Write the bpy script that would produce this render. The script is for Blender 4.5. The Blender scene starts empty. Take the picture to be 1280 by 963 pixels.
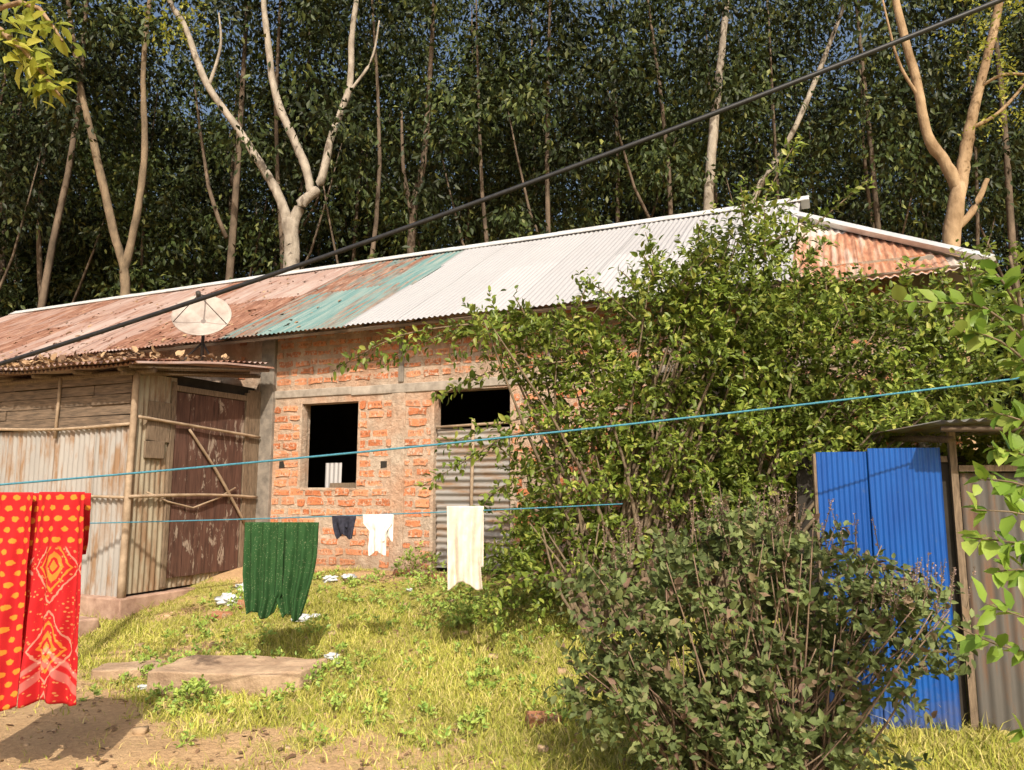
import bpy, math, random
import numpy as np
from mathutils import Vector, Matrix
random.seed(7); rng=np.random.default_rng(11)
scn=bpy.context.scene
COL=scn.collection
A24=math.radians(24); CD,SD=math.cos(A24),math.sin(A24)
OX,OY=-0.95,9.5
def W(s,p,z=0.0):
    return (OX+s*CD+p*SD, OY-s*SD+p*CD, z)
# ------------------------------------------------------------ materials
class Mt:
    def __init__(s,name,rough=.8,metal=0.0,spec=.3):
        s.m=bpy.data.materials.new(name); s.m.use_nodes=True; s.t=s.m.node_tree
        s.b=s.t.nodes['Principled BSDF']; s.out=s.t.nodes['Material Output']
        s.b.inputs['Roughness'].default_value=rough; s.b.inputs['Metallic'].default_value=metal
        s.b.inputs['Specular IOR Level'].default_value=spec
    def n(s,k,**kw):
        nd=s.t.nodes.new(k)
        for a,v in kw.items(): setattr(nd,a,v)
        return nd
    def put(s,sock,v):
        if isinstance(v,bpy.types.NodeSocket): s.t.links.new(v,sock)
        elif v is not None:
            if isinstance(v,(tuple,list)) and len(v)==3 and sock.type=='RGBA': v=(*v,1)
            sock.default_value=v
    def tc(s,o='Object'): return s.n('ShaderNodeTexCoord').outputs[o]
    def mp(s,v,sc=(1,1,1),loc=(0,0,0)):
        m=s.n('ShaderNodeMapping'); s.put(m.inputs[0],v); m.inputs['Scale'].default_value=sc; m.inputs['Location'].default_value=loc
        return m.outputs[0]
    def noise(s,v,scale=5,detail=4,rough=.6,dist=0):
        m=s.n('ShaderNodeTexNoise'); s.put(m.inputs['Vector'],v); m.inputs['Scale'].default_value=scale
        m.inputs['Detail'].default_value=detail; m.inputs['Roughness'].default_value=rough; m.inputs['Distortion'].default_value=dist
        return m.outputs[0]
    def vor(s,v,scale=5,out='Distance',feat='F1'):
        m=s.n('ShaderNodeTexVoronoi',feature=feat); s.put(m.inputs['Vector'],v); m.inputs['Scale'].default_value=scale
        return m.outputs[out]
    def ramp(s,f,stops):
        r=s.n('ShaderNodeValToRGB'); s.put(r.inputs[0],f); e=r.color_ramp.elements
        while len(e)<len(stops): e.new(.5)
        for i,(p,c) in enumerate(stops):
            e[i].position=p
            if not isinstance(c,(tuple,list)): c=(c,c,c)
            e[i].color=(*c,1)
        return r.outputs[0]
    def mix(s,f,a,b,mode='MIX'):
        m=s.n('ShaderNodeMix',data_type='RGBA',blend_type=mode); s.put(m.inputs[0],f); s.put(m.inputs[6],a); s.put(m.inputs[7],b)
        return m.outputs[2]
    def ma(s,op,a,b=None,c=None):
        m=s.n('ShaderNodeMath',operation=op); s.put(m.inputs[0],a)
        if b is not None: s.put(m.inputs[1],b)
        if c is not None: s.put(m.inputs[2],c)
        return m.outputs[0]
    def isl(s): return s.n('ShaderNodeNewGeometry').outputs['Random Per Island']
    def sep(s,v):
        m=s.n('ShaderNodeSeparateXYZ'); s.put(m.inputs[0],v); return m.outputs
    def col(s,c): s.put(s.b.inputs['Base Color'],c); s.c=c; return s
    def bump(s,h,st=.5,d=.01):
        m=s.n('ShaderNodeBump'); m.inputs['Strength'].default_value=st; m.inputs['Distance'].default_value=d
        s.put(m.inputs['Height'],h); s.t.links.new(m.outputs[0],s.b.inputs['Normal']); return s
    def transl(s,f=.3,tint=None):
        tr=s.n('ShaderNodeBsdfTranslucent'); s.put(tr.inputs[0],tint if tint is not None else s.c)
        mx=s.n('ShaderNodeMixShader'); mx.inputs[0].default_value=f
        s.t.links.new(s.b.outputs[0],mx.inputs[1]); s.t.links.new(tr.outputs[0],mx.inputs[2]); s.t.links.new(mx.outputs[0],s.out.inputs[0]); return s

def leafmat(name,stops,f=.3,rough=.45,nscale=.8,dark=.55,spec=.35):
    m=Mt(name,rough,0,spec); c=m.ramp(m.isl(),stops)
    if nscale:
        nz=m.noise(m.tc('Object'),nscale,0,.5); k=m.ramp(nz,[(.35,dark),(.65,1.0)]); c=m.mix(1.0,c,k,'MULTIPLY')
    m.col(c)
    if f>0: m.transl(f)
    return m.m
def plain(name,c1,c2,scale=6,rough=.8,bump=.3,metal=0,stretch=(1,1,1),d=.01,spec=.3):
    m=Mt(name,rough,metal,spec); v=m.mp(m.tc('Object'),stretch)
    n=m.noise(v,scale,5,.65); m.col(m.ramp(n,[(.3,c1),(.7,c2)])); m.bump(n,bump,d); return m.m
def grime_eave_shade(m,c,v):
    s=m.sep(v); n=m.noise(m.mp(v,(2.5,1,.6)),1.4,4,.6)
    k=m.ramp(m.ma('ADD',n,m.ma('MULTIPLY',m.ma('SUBTRACT',s[2],2.9),.16)),[(.50,0),(.74,.5)])  # eave shade painted into the upper wall colour, broken up by noise
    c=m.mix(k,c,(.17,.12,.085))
    lo=m.ramp(m.ma('ADD',m.ma('MULTIPLY',s[2],.7),m.ma('MULTIPLY',n,.5)),[(.62,.5),(.90,0)])
    return m.mix(lo,c,(.22,.14,.085))
def _mortar():
    m=Mt('mortar',.95); v=m.tc()
    a=m.ramp(m.noise(v,9,5,.7),[(.3,(.33,.25,.19)),(.7,(.60,.49,.39))]); b=m.ramp(m.noise(v,14,5,.7),[(.3,(.40,.19,.10)),(.7,(.58,.35,.23))])
    c=m.mix(m.ramp(m.noise(v,1.3,4,.6),[(.42,0),(.66,.8)]),a,b); m.col(grime_eave_shade(m,c,v)); m.bump(m.noise(v,22,6,.7),1,.03); return m.m
M_mortar=_mortar()
def _brick():
    m=Mt('brick',.9); b=m.ramp(m.isl(),[(0,(.44,.145,.06)),(.35,(.58,.215,.10)),(.7,(.66,.29,.15)),(1,(.50,.24,.14))])
    v=m.tc(); n=m.noise(v,22,5,.75); big=m.noise(v,1.1,3,.6)
    c=m.mix(m.ramp(m.ma('ADD',n,m.ma('MULTIPLY',m.ma('SUBTRACT',big,.5),.35)),[(.52,0),(.60,.9)]),b,(.54,.44,.35))
    s=m.sep(v); fr=m.ramp(m.ma('ABSOLUTE',m.ma('SUBTRACT',m.ma('FRACT',m.ma('DIVIDE',m.ma('SUBTRACT',s[2],.60),.128)),.33)),[(.10,1),(.16,0)])
    mk=m.ramp(m.noise(m.mp(v,(1,1,.25)),42,2,.5),[(.50,0),(.56,1)])
    c=m.mix(m.ma('MULTIPLY',m.ma('MULTIPLY',fr,mk),.6),c,(.20,.075,.035)); m.col(grime_eave_shade(m,c,v)); m.bump(n,1,.015); return m.m
M_brick=_brick()
M_conc=plain('concrete',(.22,.19,.16),(.46,.40,.34),7,.95,.6)
M_conc_dark=plain('concrete_dark',(.13,.115,.10),(.30,.26,.22),7,.95,.5)
M_plinth=plain('plinth',(.24,.14,.10),(.50,.34,.26),6,.95,.6)
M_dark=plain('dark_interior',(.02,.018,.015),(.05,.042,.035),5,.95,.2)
M_wood=plain('weathered_wood',(.065,.05,.038),(.23,.165,.115),6,.9,.6,0,(.8,8,8))
M_woodz=plain('weathered_post',(.09,.065,.045),(.26,.19,.13),9,.9,.5,0,(8,8,1))
M_bamboo=plain('bamboo',(.22,.155,.10),(.45,.34,.24),7,.7,.3)
M_white=plain('white_metal',(.55,.56,.56),(.78,.78,.78),4,.45,.1,.3)
def zinc(name,a,b,rust=.62,st=(1.2,.35,1),rcol=(.22,.10,.05),metal=.35,rough=.5):
    m=Mt(name,rough,metal,.4); uv=m.tc('UV')
    s=m.sep(uv); sheet=m.ma('FLOOR',m.ma('DIVIDE',s[0],.78)); row=m.ma('FLOOR',m.ma('DIVIDE',s[1],2.05))
    cmb=m.n('ShaderNodeCombineXYZ'); m.put(cmb.inputs[0],sheet); m.put(cmb.inputs[1],row)
    wn=m.n('ShaderNodeTexWhiteNoise',noise_dimensions='2D'); m.put(wn.inputs[0],cmb.outputs[0])
    n=m.noise(m.mp(uv,st),3,6,.65); n2=m.noise(m.mp(uv,(9,.8,1)),2.0,4,.6)
    c=m.mix(n,a,b); c=m.mix(m.ma('MULTIPLY',wn.outputs[0],.35),c,tuple(x*.72 for x in a))
    k=m.ramp(m.ma('ADD',m.ma('MULTIPLY',n,.6),m.ma('MULTIPLY',n2,.4)),[(rust-.06,0),(rust+.05,1)])
    c=m.mix(k,c,rcol); seam=m.ramp(m.ma('FRACT',m.ma('DIVIDE',s[0],.78)),[(0,.6),(.03,1),(1,1)])
    c=m.mix(1.0,c,seam,'MULTIPLY')
    m.col(c); m.bump(n2,.15,.005); return m.m
M_zinc=zinc('zinc_sheet',(.47,.46,.47),(.60,.59,.60),.70,rcol=(.33,.27,.22))
M_zincdull=zinc('zinc_dull',(.24,.23,.22),(.48,.45,.42),.54,rcol=(.25,.155,.09),metal=.15,rough=.65)
M_zincdark=zinc('zinc_dark',(.07,.065,.06),(.19,.17,.155),.53,rcol=(.14,.08,.05),metal=.1,rough=.7)
M_zincyel=zinc('zinc_yellowed',(.28,.24,.175),(.52,.45,.33),.51,rcol=(.23,.145,.085),metal=.1,rough=.7)
def _rust(name,teal,pink,thr=.46,r0=(.11,.042,.025),r1=(.23,.105,.065),r2=(.36,.23,.17)):
    m=Mt(name,.75,.05,.3); uv=m.tc('UV'); s=m.sep(uv)
    cmb=m.n('ShaderNodeCombineXYZ'); m.put(cmb.inputs[0],m.ma('FLOOR',m.ma('DIVIDE',s[0],.78))); m.put(cmb.inputs[1],m.ma('FLOOR',m.ma('DIVIDE',s[1],2.05)))
    wn=m.n('ShaderNodeTexWhiteNoise',noise_dimensions='2D'); m.put(wn.inputs[0],cmb.outputs[0])
    n=m.noise(m.mp(uv,(1.6,.5,1)),2,4,.6); n2=m.noise(m.mp(uv,(9,.45,1)),1.5,4,.6); n3=m.noise(m.mp(uv,(5,.8,1)),3.5,5,.65)
    rust=m.ramp(n3,[(.35,r0),(.52,r1),(.68,r2)])
    base=m.mix(m.ramp(n2,[(.4,0),(.65,1)]),teal,pink)
    f=m.ma('ADD',m.ma('MULTIPLY',n,.28),m.ma('ADD',m.ma('MULTIPLY',n2,.50),m.ma('MULTIPLY',wn.outputs[0],.22)))
    c=m.mix(m.ramp(f,[(thr-.04,0),(thr+.07,.95)]),base,rust); seam=m.ramp(m.ma('FRACT',m.ma('DIVIDE',s[0],.78)),[(0,.5),(.03,1),(1,1)])
    c=m.mix(1.0,c,seam,'MULTIPLY'); m.col(c); m.bump(n3,.3,.006); return m.m
M_teal=_rust('painted_teal_rust',(.10,.20,.20),(.24,.29,.27),.49)
M_rusty=_rust('rusty_sheet',(.29,.19,.16),(.44,.37,.34),.47)
M_rustr=_rust('rust_orange_sheet',(.50,.42,.36),(.58,.54,.50),.52,(.26,.10,.05),(.40,.18,.10),(.48,.30,.20))
def _door():
    m=Mt('old_door_paint',.8); v=m.mp(m.tc(),(3,3,1)); n=m.noise(v,3,6,.7,.6); n2=m.noise(m.mp(m.tc(),(9,9,1)),3,4,.6)
    c=m.ramp(n2,[(.3,(.05,.025,.018)),(.7,(.13,.065,.048))]); c=m.mix(m.ramp(n,[(.57,0),(.62,.9)]),c,(.32,.26,.21)); m.col(c); m.bump(n,.4,.01); return m.m
M_door=_door()
def _blue():
    m=Mt('blue_painted_tin',.42,0,.5); n=m.noise(m.mp(m.tc(),(2,2,.5)),3,5,.6)
    c=m.ramp(n,[(.3,(.003,.05,.25)),(.7,(.005,.085,.36))]); n2=m.noise(m.tc(),16,5,.7); c=m.mix(m.ramp(n2,[(.62,0),(.72,.5)]),c,(.06,.10,.20))
    s=m.sep(m.tc()); c=m.mix(m.ramp(m.ma('ADD',s[2],m.ma('MULTIPLY',n2,.5)),[(.30,.6),(.65,0)]),c,(.14,.11,.08)); m.col(c); return m.m
M_blue=_blue()
M_bark_pale=plain('bark_pale',(.17,.14,.11),(.44,.385,.32),3.5,.95,.9,0,(1,1,.6),.05)
M_bark_warm=plain('bark_warm',(.15,.09,.045),(.44,.31,.19),3.5,.95,.9,0,(1,1,.5),.05)
M_bark=plain('bark_forest',(.045,.034,.024),(.19,.14,.10),3,.95,.6,0,(1,1,.5),.03)
M_twig=plain('twig',(.09,.065,.04),(.24,.18,.12),12,.9,.3)
M_black=plain('black_rubber',(.012,.012,.014),(.03,.03,.032),20,.5,.1)
M_rope=plain('blue_rope',(.03,.14,.22),(.08,.28,.36),60,.7,.5)
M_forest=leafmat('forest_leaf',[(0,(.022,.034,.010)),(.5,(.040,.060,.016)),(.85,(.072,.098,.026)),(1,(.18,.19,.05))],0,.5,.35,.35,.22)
M_forestd=leafmat('forest_leaf_shaded',[(0,(.007,.011,.004)),(.6,(.014,.022,.007)),(1,(.035,.040,.013))],0,.7,None,.4,.05)  # forest leaf with understory shade put into its colour
M_bush=leafmat('bush_leaf',[(0,(.10,.15,.022)),(.45,(.18,.25,.038)),(.8,(.28,.35,.055)),(1,(.44,.45,.10))],.28,.42,1.8,.62,.3)
M_basil=leafmat('basil_leaf',[(0,(.09,.125,.04)),(.5,(.155,.20,.065)),(.82,(.23,.27,.10)),(.93,(.25,.18,.11)),(1,(.24,.15,.11))],.22,.6,2.5,.65,.25)
M_sap=leafmat('sapling_leaf',[(0,(.15,.27,.04)),(.6,(.27,.40,.06)),(1,(.40,.48,.11))],.40,.4,2,.8)
M_yel=leafmat('yellow_green_leaf',[(0,(.18,.22,.03)),(.6,(.34,.37,.05)),(1,(.50,.46,.08))],.42,.5,None,.8)
M_grass=leafmat('grass_blade',[(0,(.24,.28,.04)),(.40,(.42,.43,.07)),(.75,(.56,.51,.13)),(1,(.64,.52,.24))],0,.6,1.1,.7,.15)
M_weed=leafmat('weed_leaf',[(0,(.15,.25,.04)),(1,(.34,.42,.08))],0,.5,None,.8)
M_dry=leafmat('dry_leaf',[(0,(.10,.055,.03)),(.6,(.22,.13,.07)),(1,(.36,.24,.13))],0,.8,None,.7)
M_dryroof=leafmat('dry_leaf_roof',[(0,(.12,.065,.04)),(.6,(.26,.16,.09)),(1,(.42,.28,.16))],0,.8,None,.7)
# ------------------------------------------------------------ mesh helpers
def add(name,me,parent=None,mats=()):
    o=bpy.data.objects.new(name,me); COL.objects.link(o)
    for m in mats: me.materials.append(m)
    if parent is not None: o.parent=parent
    return o
def empty(name,loc=(0,0,0),rz=0,parent=None):
    o=bpy.data.objects.new(name,None); o.location=loc; o.rotation_euler=(0,0,rz); o.empty_display_size=.3; COL.objects.link(o)
    if parent is not None: o.parent=parent
    return o
class MB:
    def __init__(s): s.v=[]; s.f=[]
    def box(s,x0,x1,y0,y1,z0,z1,j=0.0):
        k=len(s.v)
        for x,y,z in [(x0,y0,z0),(x1,y0,z0),(x1,y1,z0),(x0,y1,z0),(x0,y0,z1),(x1,y0,z1),(x1,y1,z1),(x0,y1,z1)]:
            s.v.append((x+random.uniform(-j,j),y+random.uniform(-j,j),z+random.uniform(-j,j)))
        for q in [(0,3,2,1),(4,5,6,7),(0,1,5,4),(1,2,6,5),(2,3,7,6),(3,0,4,7)]: s.f.append(tuple(k+i for i in q))
    def tube(s,pts,rad,sides=6,sub=0,rough=0.0):
        pts=[Vector(p) for p in pts]; rad=list(rad) if hasattr(rad,'__len__') else [rad]*len(pts)
        if len(rad)==2 and len(pts)>2: rad=[rad[0]+(rad[1]-rad[0])*i/(len(pts)-1) for i in range(len(pts))]
        if sub and len(pts)>2:
            np_,nr=[],[]
            for i in range(len(pts)-1):
                p0=pts[max(i-1,0)];p1=pts[i];p2=pts[i+1];p3=pts[min(i+2,len(pts)-1)]
                for q in range(sub):
                    t=q/sub
                    np_.append(.5*((2*p1)+(p2-p0)*t+(2*p0-5*p1+4*p2-p3)*t*t+(3*p1-p0-3*p2+p3)*t**3)); nr.append(rad[i]*(1-t)+rad[i+1]*t)
            np_.append(pts[-1]); nr.append(rad[-1]); pts,rad=np_,nr
        k=len(s.v); ref=Vector((0.13,0.2,1))
        for i,p in enumerate(pts):
            t=(pts[min(i+1,len(pts)-1)]-pts[max(i-1,0)]).normalized()
            r=ref if abs(t.dot(ref.normalized()))<.9 else Vector((1,0.1,0))
            a=t.cross(r).normalized(); b=t.cross(a); rr=rad[i]*(1+random.uniform(-rough,rough))
            off=Vector((random.uniform(-1,1),random.uniform(-1,1),0))*rad[i]*rough*1.2
            for j in range(sides):
                an=2*math.pi*j/sides; s.v.append(tuple(p+off+(a*math.cos(an)+b*math.sin(an))*rr*(1+random.uniform(-rough,rough)*.6)))
        for i in range(len(pts)-1):
            for j in range(sides):
                j2=(j+1)%sides; s.f.append((k+i*sides+j,k+i*sides+j2,k+(i+1)*sides+j2,k+(i+1)*sides+j))
        s.f.append(tuple(k+j for j in range(sides))[::-1]); e=k+(len(pts)-1)*sides; s.f.append(tuple(e+j for j in range(sides)))
    def obj(s,name,mat,parent=None,smooth=False,bevel=0):
        me=bpy.data.meshes.new(name); me.from_pydata(s.v,[],s.f); me.update()
        if smooth: me.polygons.foreach_set('use_smooth',[True]*len(me.polygons))
        o=add(name,me,parent,[mat])
        if bevel:
            b=o.modifiers.new('bev','BEVEL'); b.width=bevel; b.segments=2
        return o
def np_mesh(name,V,F):
    me=bpy.data.meshes.new(name); n=F.shape[1]
    me.vertices.add(len(V)); me.vertices.foreach_set('co',V.astype(np.float32).ravel())
    me.loops.add(F.size); me.loops.foreach_set('vertex_index',F.astype(np.int32).ravel())
    me.polygons.add(len(F)); me.polygons.foreach_set('loop_start',(np.arange(len(F))*n).astype(np.int32)); me.polygons.foreach_set('loop_total',np.full(len(F),n,np.int32))
    me.update(calc_edges=True); return me
def nrm(a): return a/np.maximum(np.linalg.norm(a,axis=-1,keepdims=True),1e-9)
def leaf_mesh(name,P,D,L,wr=.42,droop=.15,flat=.6):
    n=len(P); D=nrm(D)
    R=rng.normal(size=(n,3)); R[:,2]+=flat*3; R[:,1]-=.8; N=nrm(R-D*np.sum(R*D,axis=1,keepdims=True)); S=np.cross(D,N)
    L=L[:,None]; w=L*wr*rng.uniform(.8,1.2,(n,1))
    V=np.empty((n,7,3))
    V[:,0]=P; V[:,1]=P+D*L*.30-S*w*.44+N*L*.05; V[:,2]=P+D*L*.68-S*w*.36+N*L*.02
    V[:,3]=P+D*L-N*L*droop
    V[:,4]=P+D*L*.68+S*w*.36+N*L*.02; V[:,5]=P+D*L*.30+S*w*.44+N*L*.05; V[:,6]=P+D*L*.5-N*L*.05
    F=np.array([[0,6,1],[1,6,2],[2,6,3],[3,6,4],[4,6,5],[5,6,0]])
    idx=(np.arange(n)*7)[:,None,None]+F[None]
    return np_mesh(name,V.reshape(-1,3),idx.reshape(-1,3))
def leaf_mesh_s(name,P,D,L,wr=.42,droop=.1,flat=.3):
    n=len(P); D=nrm(D); R=rng.normal(size=(n,3)); R[:,2]+=flat*3
    N=nrm(R-D*np.sum(R*D,axis=1,keepdims=True)); S=np.cross(D,N); L=L[:,None]; w=L*wr
    V=np.empty((n,4,3)); V[:,0]=P; V[:,1]=P+D*L*.45-S*w*.5+N*L*.06; V[:,2]=P+D*L-N*L*droop; V[:,3]=P+D*L*.45+S*w*.5+N*L*.06
    F=np.array([[0,2,1],[0,3,2]]); idx=(np.arange(n)*4)[:,None,None]+F[None]
    return np_mesh(name,V.reshape(-1,3),idx.reshape(-1,3))
def corr(name,o,u,v,w,h,mat,parent=None,pitch=.076,amp=.010,rows=6,warp=.006,u0=0,trim=None,seg=6,sag=0):
    o=np.array(o,float); u=nrm(np.array(u,float)); v=nrm(np.array(v,float)); n=np.cross(u,v)
    nu=int(w/pitch*seg)+1; U=np.linspace(0,w,nu); Vv=np.linspace(0,h,rows+1)
    UU,VV=np.meshgrid(U,Vv)
    if trim is not None:
        lo,hi=trim(UU[0]); VV=lo[None]+(hi-lo)[None]*(VV/h)
    sh=np.floor((UU+u0)/.78); jag=(np.sin(sh*12.9898)*43758.5453)%1*.035
    VV=np.where(VV<=1e-6,VV-jag,VV)
    off=amp*np.sin(2*np.pi*(UU+u0)/pitch)+warp*np.sin(UU*1.7+VV*2.1)+warp*.7*np.sin(UU*4.1-VV*3.3+1)
    P=o+UU[...,None]*u+VV[...,None]*v+off[...,None]*n
    ii=np.arange(rows)[:,None]*nu+np.arange(nu-1)[None]
    F=np.stack([ii,ii+1,ii+1+nu,ii+nu],-1).reshape(-1,4)
    me=np_mesh(name,P.reshape(-1,3),F); me.polygons.foreach_set('use_smooth',[True]*len(F))
    uvl=me.uv_layers.new(name='UVMap'); vi=F.ravel(); uv=np.stack([(UU+u0).ravel()[vi],VV.ravel()[vi]],-1)
    uvl.data.foreach_set('uv',uv.astype(np.float32).ravel())
    return add(name,me,parent,[mat])
def sprigs(vols,L,leaf,n=12,up=.5,shell=.5,spread=.8,lw=.45,droop=.25):
    Ps,Ds,Ls=[],[],[]
    for (c,r,k) in vols:
        c=np.array(c); r=np.array(r); d=nrm(rng.normal(size=(k,3))); rad=rng.uniform(shell**2,1,(k,1))**.5
        B=c+d*r*rad; dr=nrm(d+np.array([0,0,up])+rng.normal(size=(k,3))*.45); ln=rng.uniform(.5,1,(k,1))*L
        for i in range(n):
            t=(i+1)/n; Q=B+dr*ln*t; Q[:,2]-=(droop*ln[:,0]*t*t)
            a=nrm(np.cross(dr,rng.normal(size=(k,3)))); dd=nrm(a*spread+dr*.6+rng.normal(size=(k,3))*.2)
            Ps.append(Q); Ds.append(dd); Ls.append(leaf*rng.uniform(.6,1.15,k)*(1-.35*t))
    return np.concatenate(Ps),np.concatenate(Ds),np.concatenate(Ls)
def along(pts,n,leaf,spread=.9,jit=.02,r=None):
    pts=np.array(pts,float); seg=np.linalg.norm(np.diff(pts,axis=0),axis=1); cum=np.r_[0,np.cumsum(seg)]
    t=np.sort(rng.uniform(.0,1,n))*cum[-1]; Q=np.stack([np.interp(t,cum,pts[:,i]) for i in range(3)],-1)
    T=nrm(np.stack([np.interp(t+.02,cum,pts[:,i]) for i in range(3)],-1)-Q+1e-6)
    a=nrm(np.cross(T,rng.normal(size=(n,3))))
    return Q+rng.normal(size=(n,3))*jit,nrm(a*spread+T*.6),leaf*rng.uniform(.6,1.15,n)
def cat(*ts): return tuple(np.concatenate(x) for x in zip(*ts))
# ------------------------------------------------------------ terrain
def sm(t): t=np.clip(t,0,1); return t*t*(3-2*t)
def nz(x,y,f=1.0):
    return (np.sin(x*1.7*f+1.3*np.sin(y*1.1*f))+np.sin(y*2.3*f+1.7*np.sin(x*.9*f+2))+.5*np.sin(x*5.1*f+y*3.7*f)+.5*np.sin(y*6.3*f-x*4.1*f+1))/3
def H(x,y):
    x=np.asarray(x,float); y=np.asarray(y,float)
    p=(x-OX)*SD+(y-OY)*CD
    h=.57*sm((p+4.3)/4.1)
    h=h-.16*sm((-2.2-x)/1.5)*sm((p+4.5)/2)*(1-sm((p+1.6)/1.6))
    h=h+.022*nz(x,y,1.3)+.010*nz(x+4,y,4)+np.clip(p-11,0,60)*.06
    return h
def G(x,y):
    p=(x-OX)*SD+(y-OY)*CD
    b=.72*sm((p+4.7)/1.1)*(1-.85*sm((p+1.2)/.8))+.12
    b=b+.5*sm((x+.2)/1.0)*(1-sm((y-6.5)/2))-.40*sm((-2.1-x)/1.2)*(1-sm((y-7)/1.5)*.6)
    return np.clip(b+.38*nz(x*1.1+3,y*1.3,1.6)+.26*nz(x,y,5),0,1)
def ax(lo,hi,step,far):
    a=np.arange(lo,hi,step); g=[]; d=step
    x=hi
    while x<far: d*=1.35; x+=d; g.append(x)
    l=[]; d=step; x=lo
    while x>-far: d*=1.35; x-=d; l.append(x)
    return np.r_[l[::-1],a,g]
xs=ax(-7,6,.06,600); ys=ax(2,12,.06,600)
XX,YY=np.meshgrid(xs,ys); ZZ=H(XX,YY); nx=len(xs)
ii=np.arange(len(ys)-1)[:,None]*nx+np.arange(nx-1)[None]
gm=np_mesh('ground',np.stack([XX,YY,ZZ],-1).reshape(-1,3),np.stack([ii,ii+1,ii+1+nx,ii+nx],-1).reshape(-1,4))
gm.polygons.foreach_set('use_smooth',[True]*len(gm.polygons))
at=gm.attributes.new('grassy','FLOAT','POINT'); at.data.foreach_set('value',G(XX,YY).astype(np.float32).ravel())
m=Mt('soil_and_turf',.95); a=m.n('ShaderNodeAttribute',attribute_name='grassy').outputs['Fac']
n1=m.noise(m.tc(),2.2,6,.65); n2=m.noise(m.tc(),30,5,.7); n3=m.noise(m.tc(),9,6,.7)
dirt=m.mix(n1,(.42,.255,.125),(.66,.46,.26)); dirt=m.mix(m.ramp(n2,[(.4,.4),(.6,0)]),dirt,(.26,.155,.08))
turf=m.ramp(n3,[(.3,(.19,.17,.045)),(.5,(.34,.31,.08)),(.7,(.48,.40,.16))])
fa=m.ramp(m.ma('ADD',a,m.ma('MULTIPLY',m.ma('SUBTRACT',n3,.5),.9)),[(.3,0),(.6,1)])
m.col(m.mix(fa,dirt,turf)); m.bump(m.ma('ADD',n2,n3),.8,.03)
add('ground',gm,None,[m.m])
# grass
N=290000; gx=rng.uniform(-5,2.9,N); gy=rng.uniform(3.9,9.9,N); p=(gx-OX)*SD+(gy-OY)*CD; s_=(gx-OX)*CD-(gy-OY)*SD
k=(rng.uniform(0,1,N)<np.clip(G(gx,gy)*1.35-.25,0.02,1))&(p<-.05)&~((s_<-2.8)&(p>-2.2))
gx,gy=gx[k],gy[k]; n=len(gx); gz=H(gx,gy); hh=rng.gamma(2.4,.011,n)*(0.4+1.0*G(gx*1.0+2,gy))+.010
base=np.stack([gx,gy,gz-.01],-1); an=rng.uniform(0,6.283,n); S=np.stack([np.cos(an),np.sin(an),0*an],-1); ln=rng.normal(size=(n,2))*.65
T=base+np.stack([ln[:,0]*hh,ln[:,1]*hh,hh],-1); Mi=base+np.stack([ln[:,0]*hh*.3,ln[:,1]*hh*.3,hh*.6],-1)
wd=rng.uniform(.0022,.0045,n)[:,None]
V=np.stack([base-S*wd,base+S*wd,Mi+S*wd*.8,T,Mi-S*wd*.8],1); F=np.array([[0,1,2],[0,2,4],[4,2,3]])
gme=np_mesh('grass',V.reshape(-1,3),((np.arange(n)*5)[:,None,None]+F[None]).reshape(-1,3)); add('grass',gme,None,[M_grass])
# weeds
vols=[]
for _ in range(230):
    x=random.uniform(-3.6,1.2); y=random.uniform(4.8,9.2)
    if G(x,y)<.35 and random.random()<.8: continue
    r=random.uniform(.03,.10); vols.append(((x,y,float(H(x,y))+r*.6),(r,r,r*.8),random.randint(4,12)))
for (x,y,r) in [(-1.1,9.15,.2),(-.95,9.0,.16),(-1.25,9.2,.13),(-.7,7.5,.2),(-.5,7.4,.15),(-2.3,5.7,.12),(-.2,7.2,.14),(-.45,7.1,.12)]:
    vols.append(((x,y,float(H(x,y))+r*.7),(r,r,r),40))
P,D,L=sprigs(vols,.10,.055,6); add('weeds',leaf_mesh('weeds',P,D,L,.5),None,[M_weed])
n=1500; x=rng.uniform(-4.5,2,n); y=rng.uniform(4,9.4,n); P=np.stack([x,y,H(x,y)+.012],-1); D=rng.normal(size=(n,3)); D[:,2]*=.2
add('fallen_leaves',leaf_mesh('fallen_leaves',P,D,rng.uniform(.03,.07,n),.5,.1,1.5),None,[M_dry])
M_peb=plain('pebble',(.28,.18,.10),(.52,.38,.24),7,.95,.6)
mb=MB()
for _ in range(380):
    x=random.uniform(-4.2,1.6); y=random.uniform(4.3,9.3); z=float(H(x,y)); r=random.uniform(.006,.018) if random.random()<.92 else .035
    mb.box(x-r,x+r,y-r*.8,y+r*.8,z-r*.4,z+r*.7,r*.35)
mb.obj('rubble',M_peb,None,True)
# ------------------------------------------------------------ brick house
house=empty('brick_house',(OX,OY,0),-A24)
mb=MB(); ZT=3.9
for x0,x1,z0,z1 in [(-13,-2.16,.2,ZT),(-2.16,-1.186,.2,1.59),(-2.16,-1.186,2.75,ZT),(-1.186,-.06,.2,ZT),(-.06,1.04,2.82,ZT),(1.04,5.6,.2,ZT)]:
    mb.box(x0,x1,0,.2,z0,z1)
mb.box(-13,5.6,6.2,6.4,.2,ZT); mb.box(5.4,5.6,.2,6.2,.2,ZT); mb.box(-13,-12.8,.2,6.2,.2,ZT)
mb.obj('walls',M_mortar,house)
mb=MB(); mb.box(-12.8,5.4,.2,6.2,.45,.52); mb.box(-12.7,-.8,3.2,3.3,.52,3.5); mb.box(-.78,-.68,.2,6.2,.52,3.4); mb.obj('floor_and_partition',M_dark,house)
mb=MB(); mb.box(-1.62,-1.50,.9,1.0,.52,3.3,.005); mb.box(-1.9,-1.3,.35,.6,1.60,1.66,.01); mb.obj('interior_post',M_woodz,house)
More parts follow.
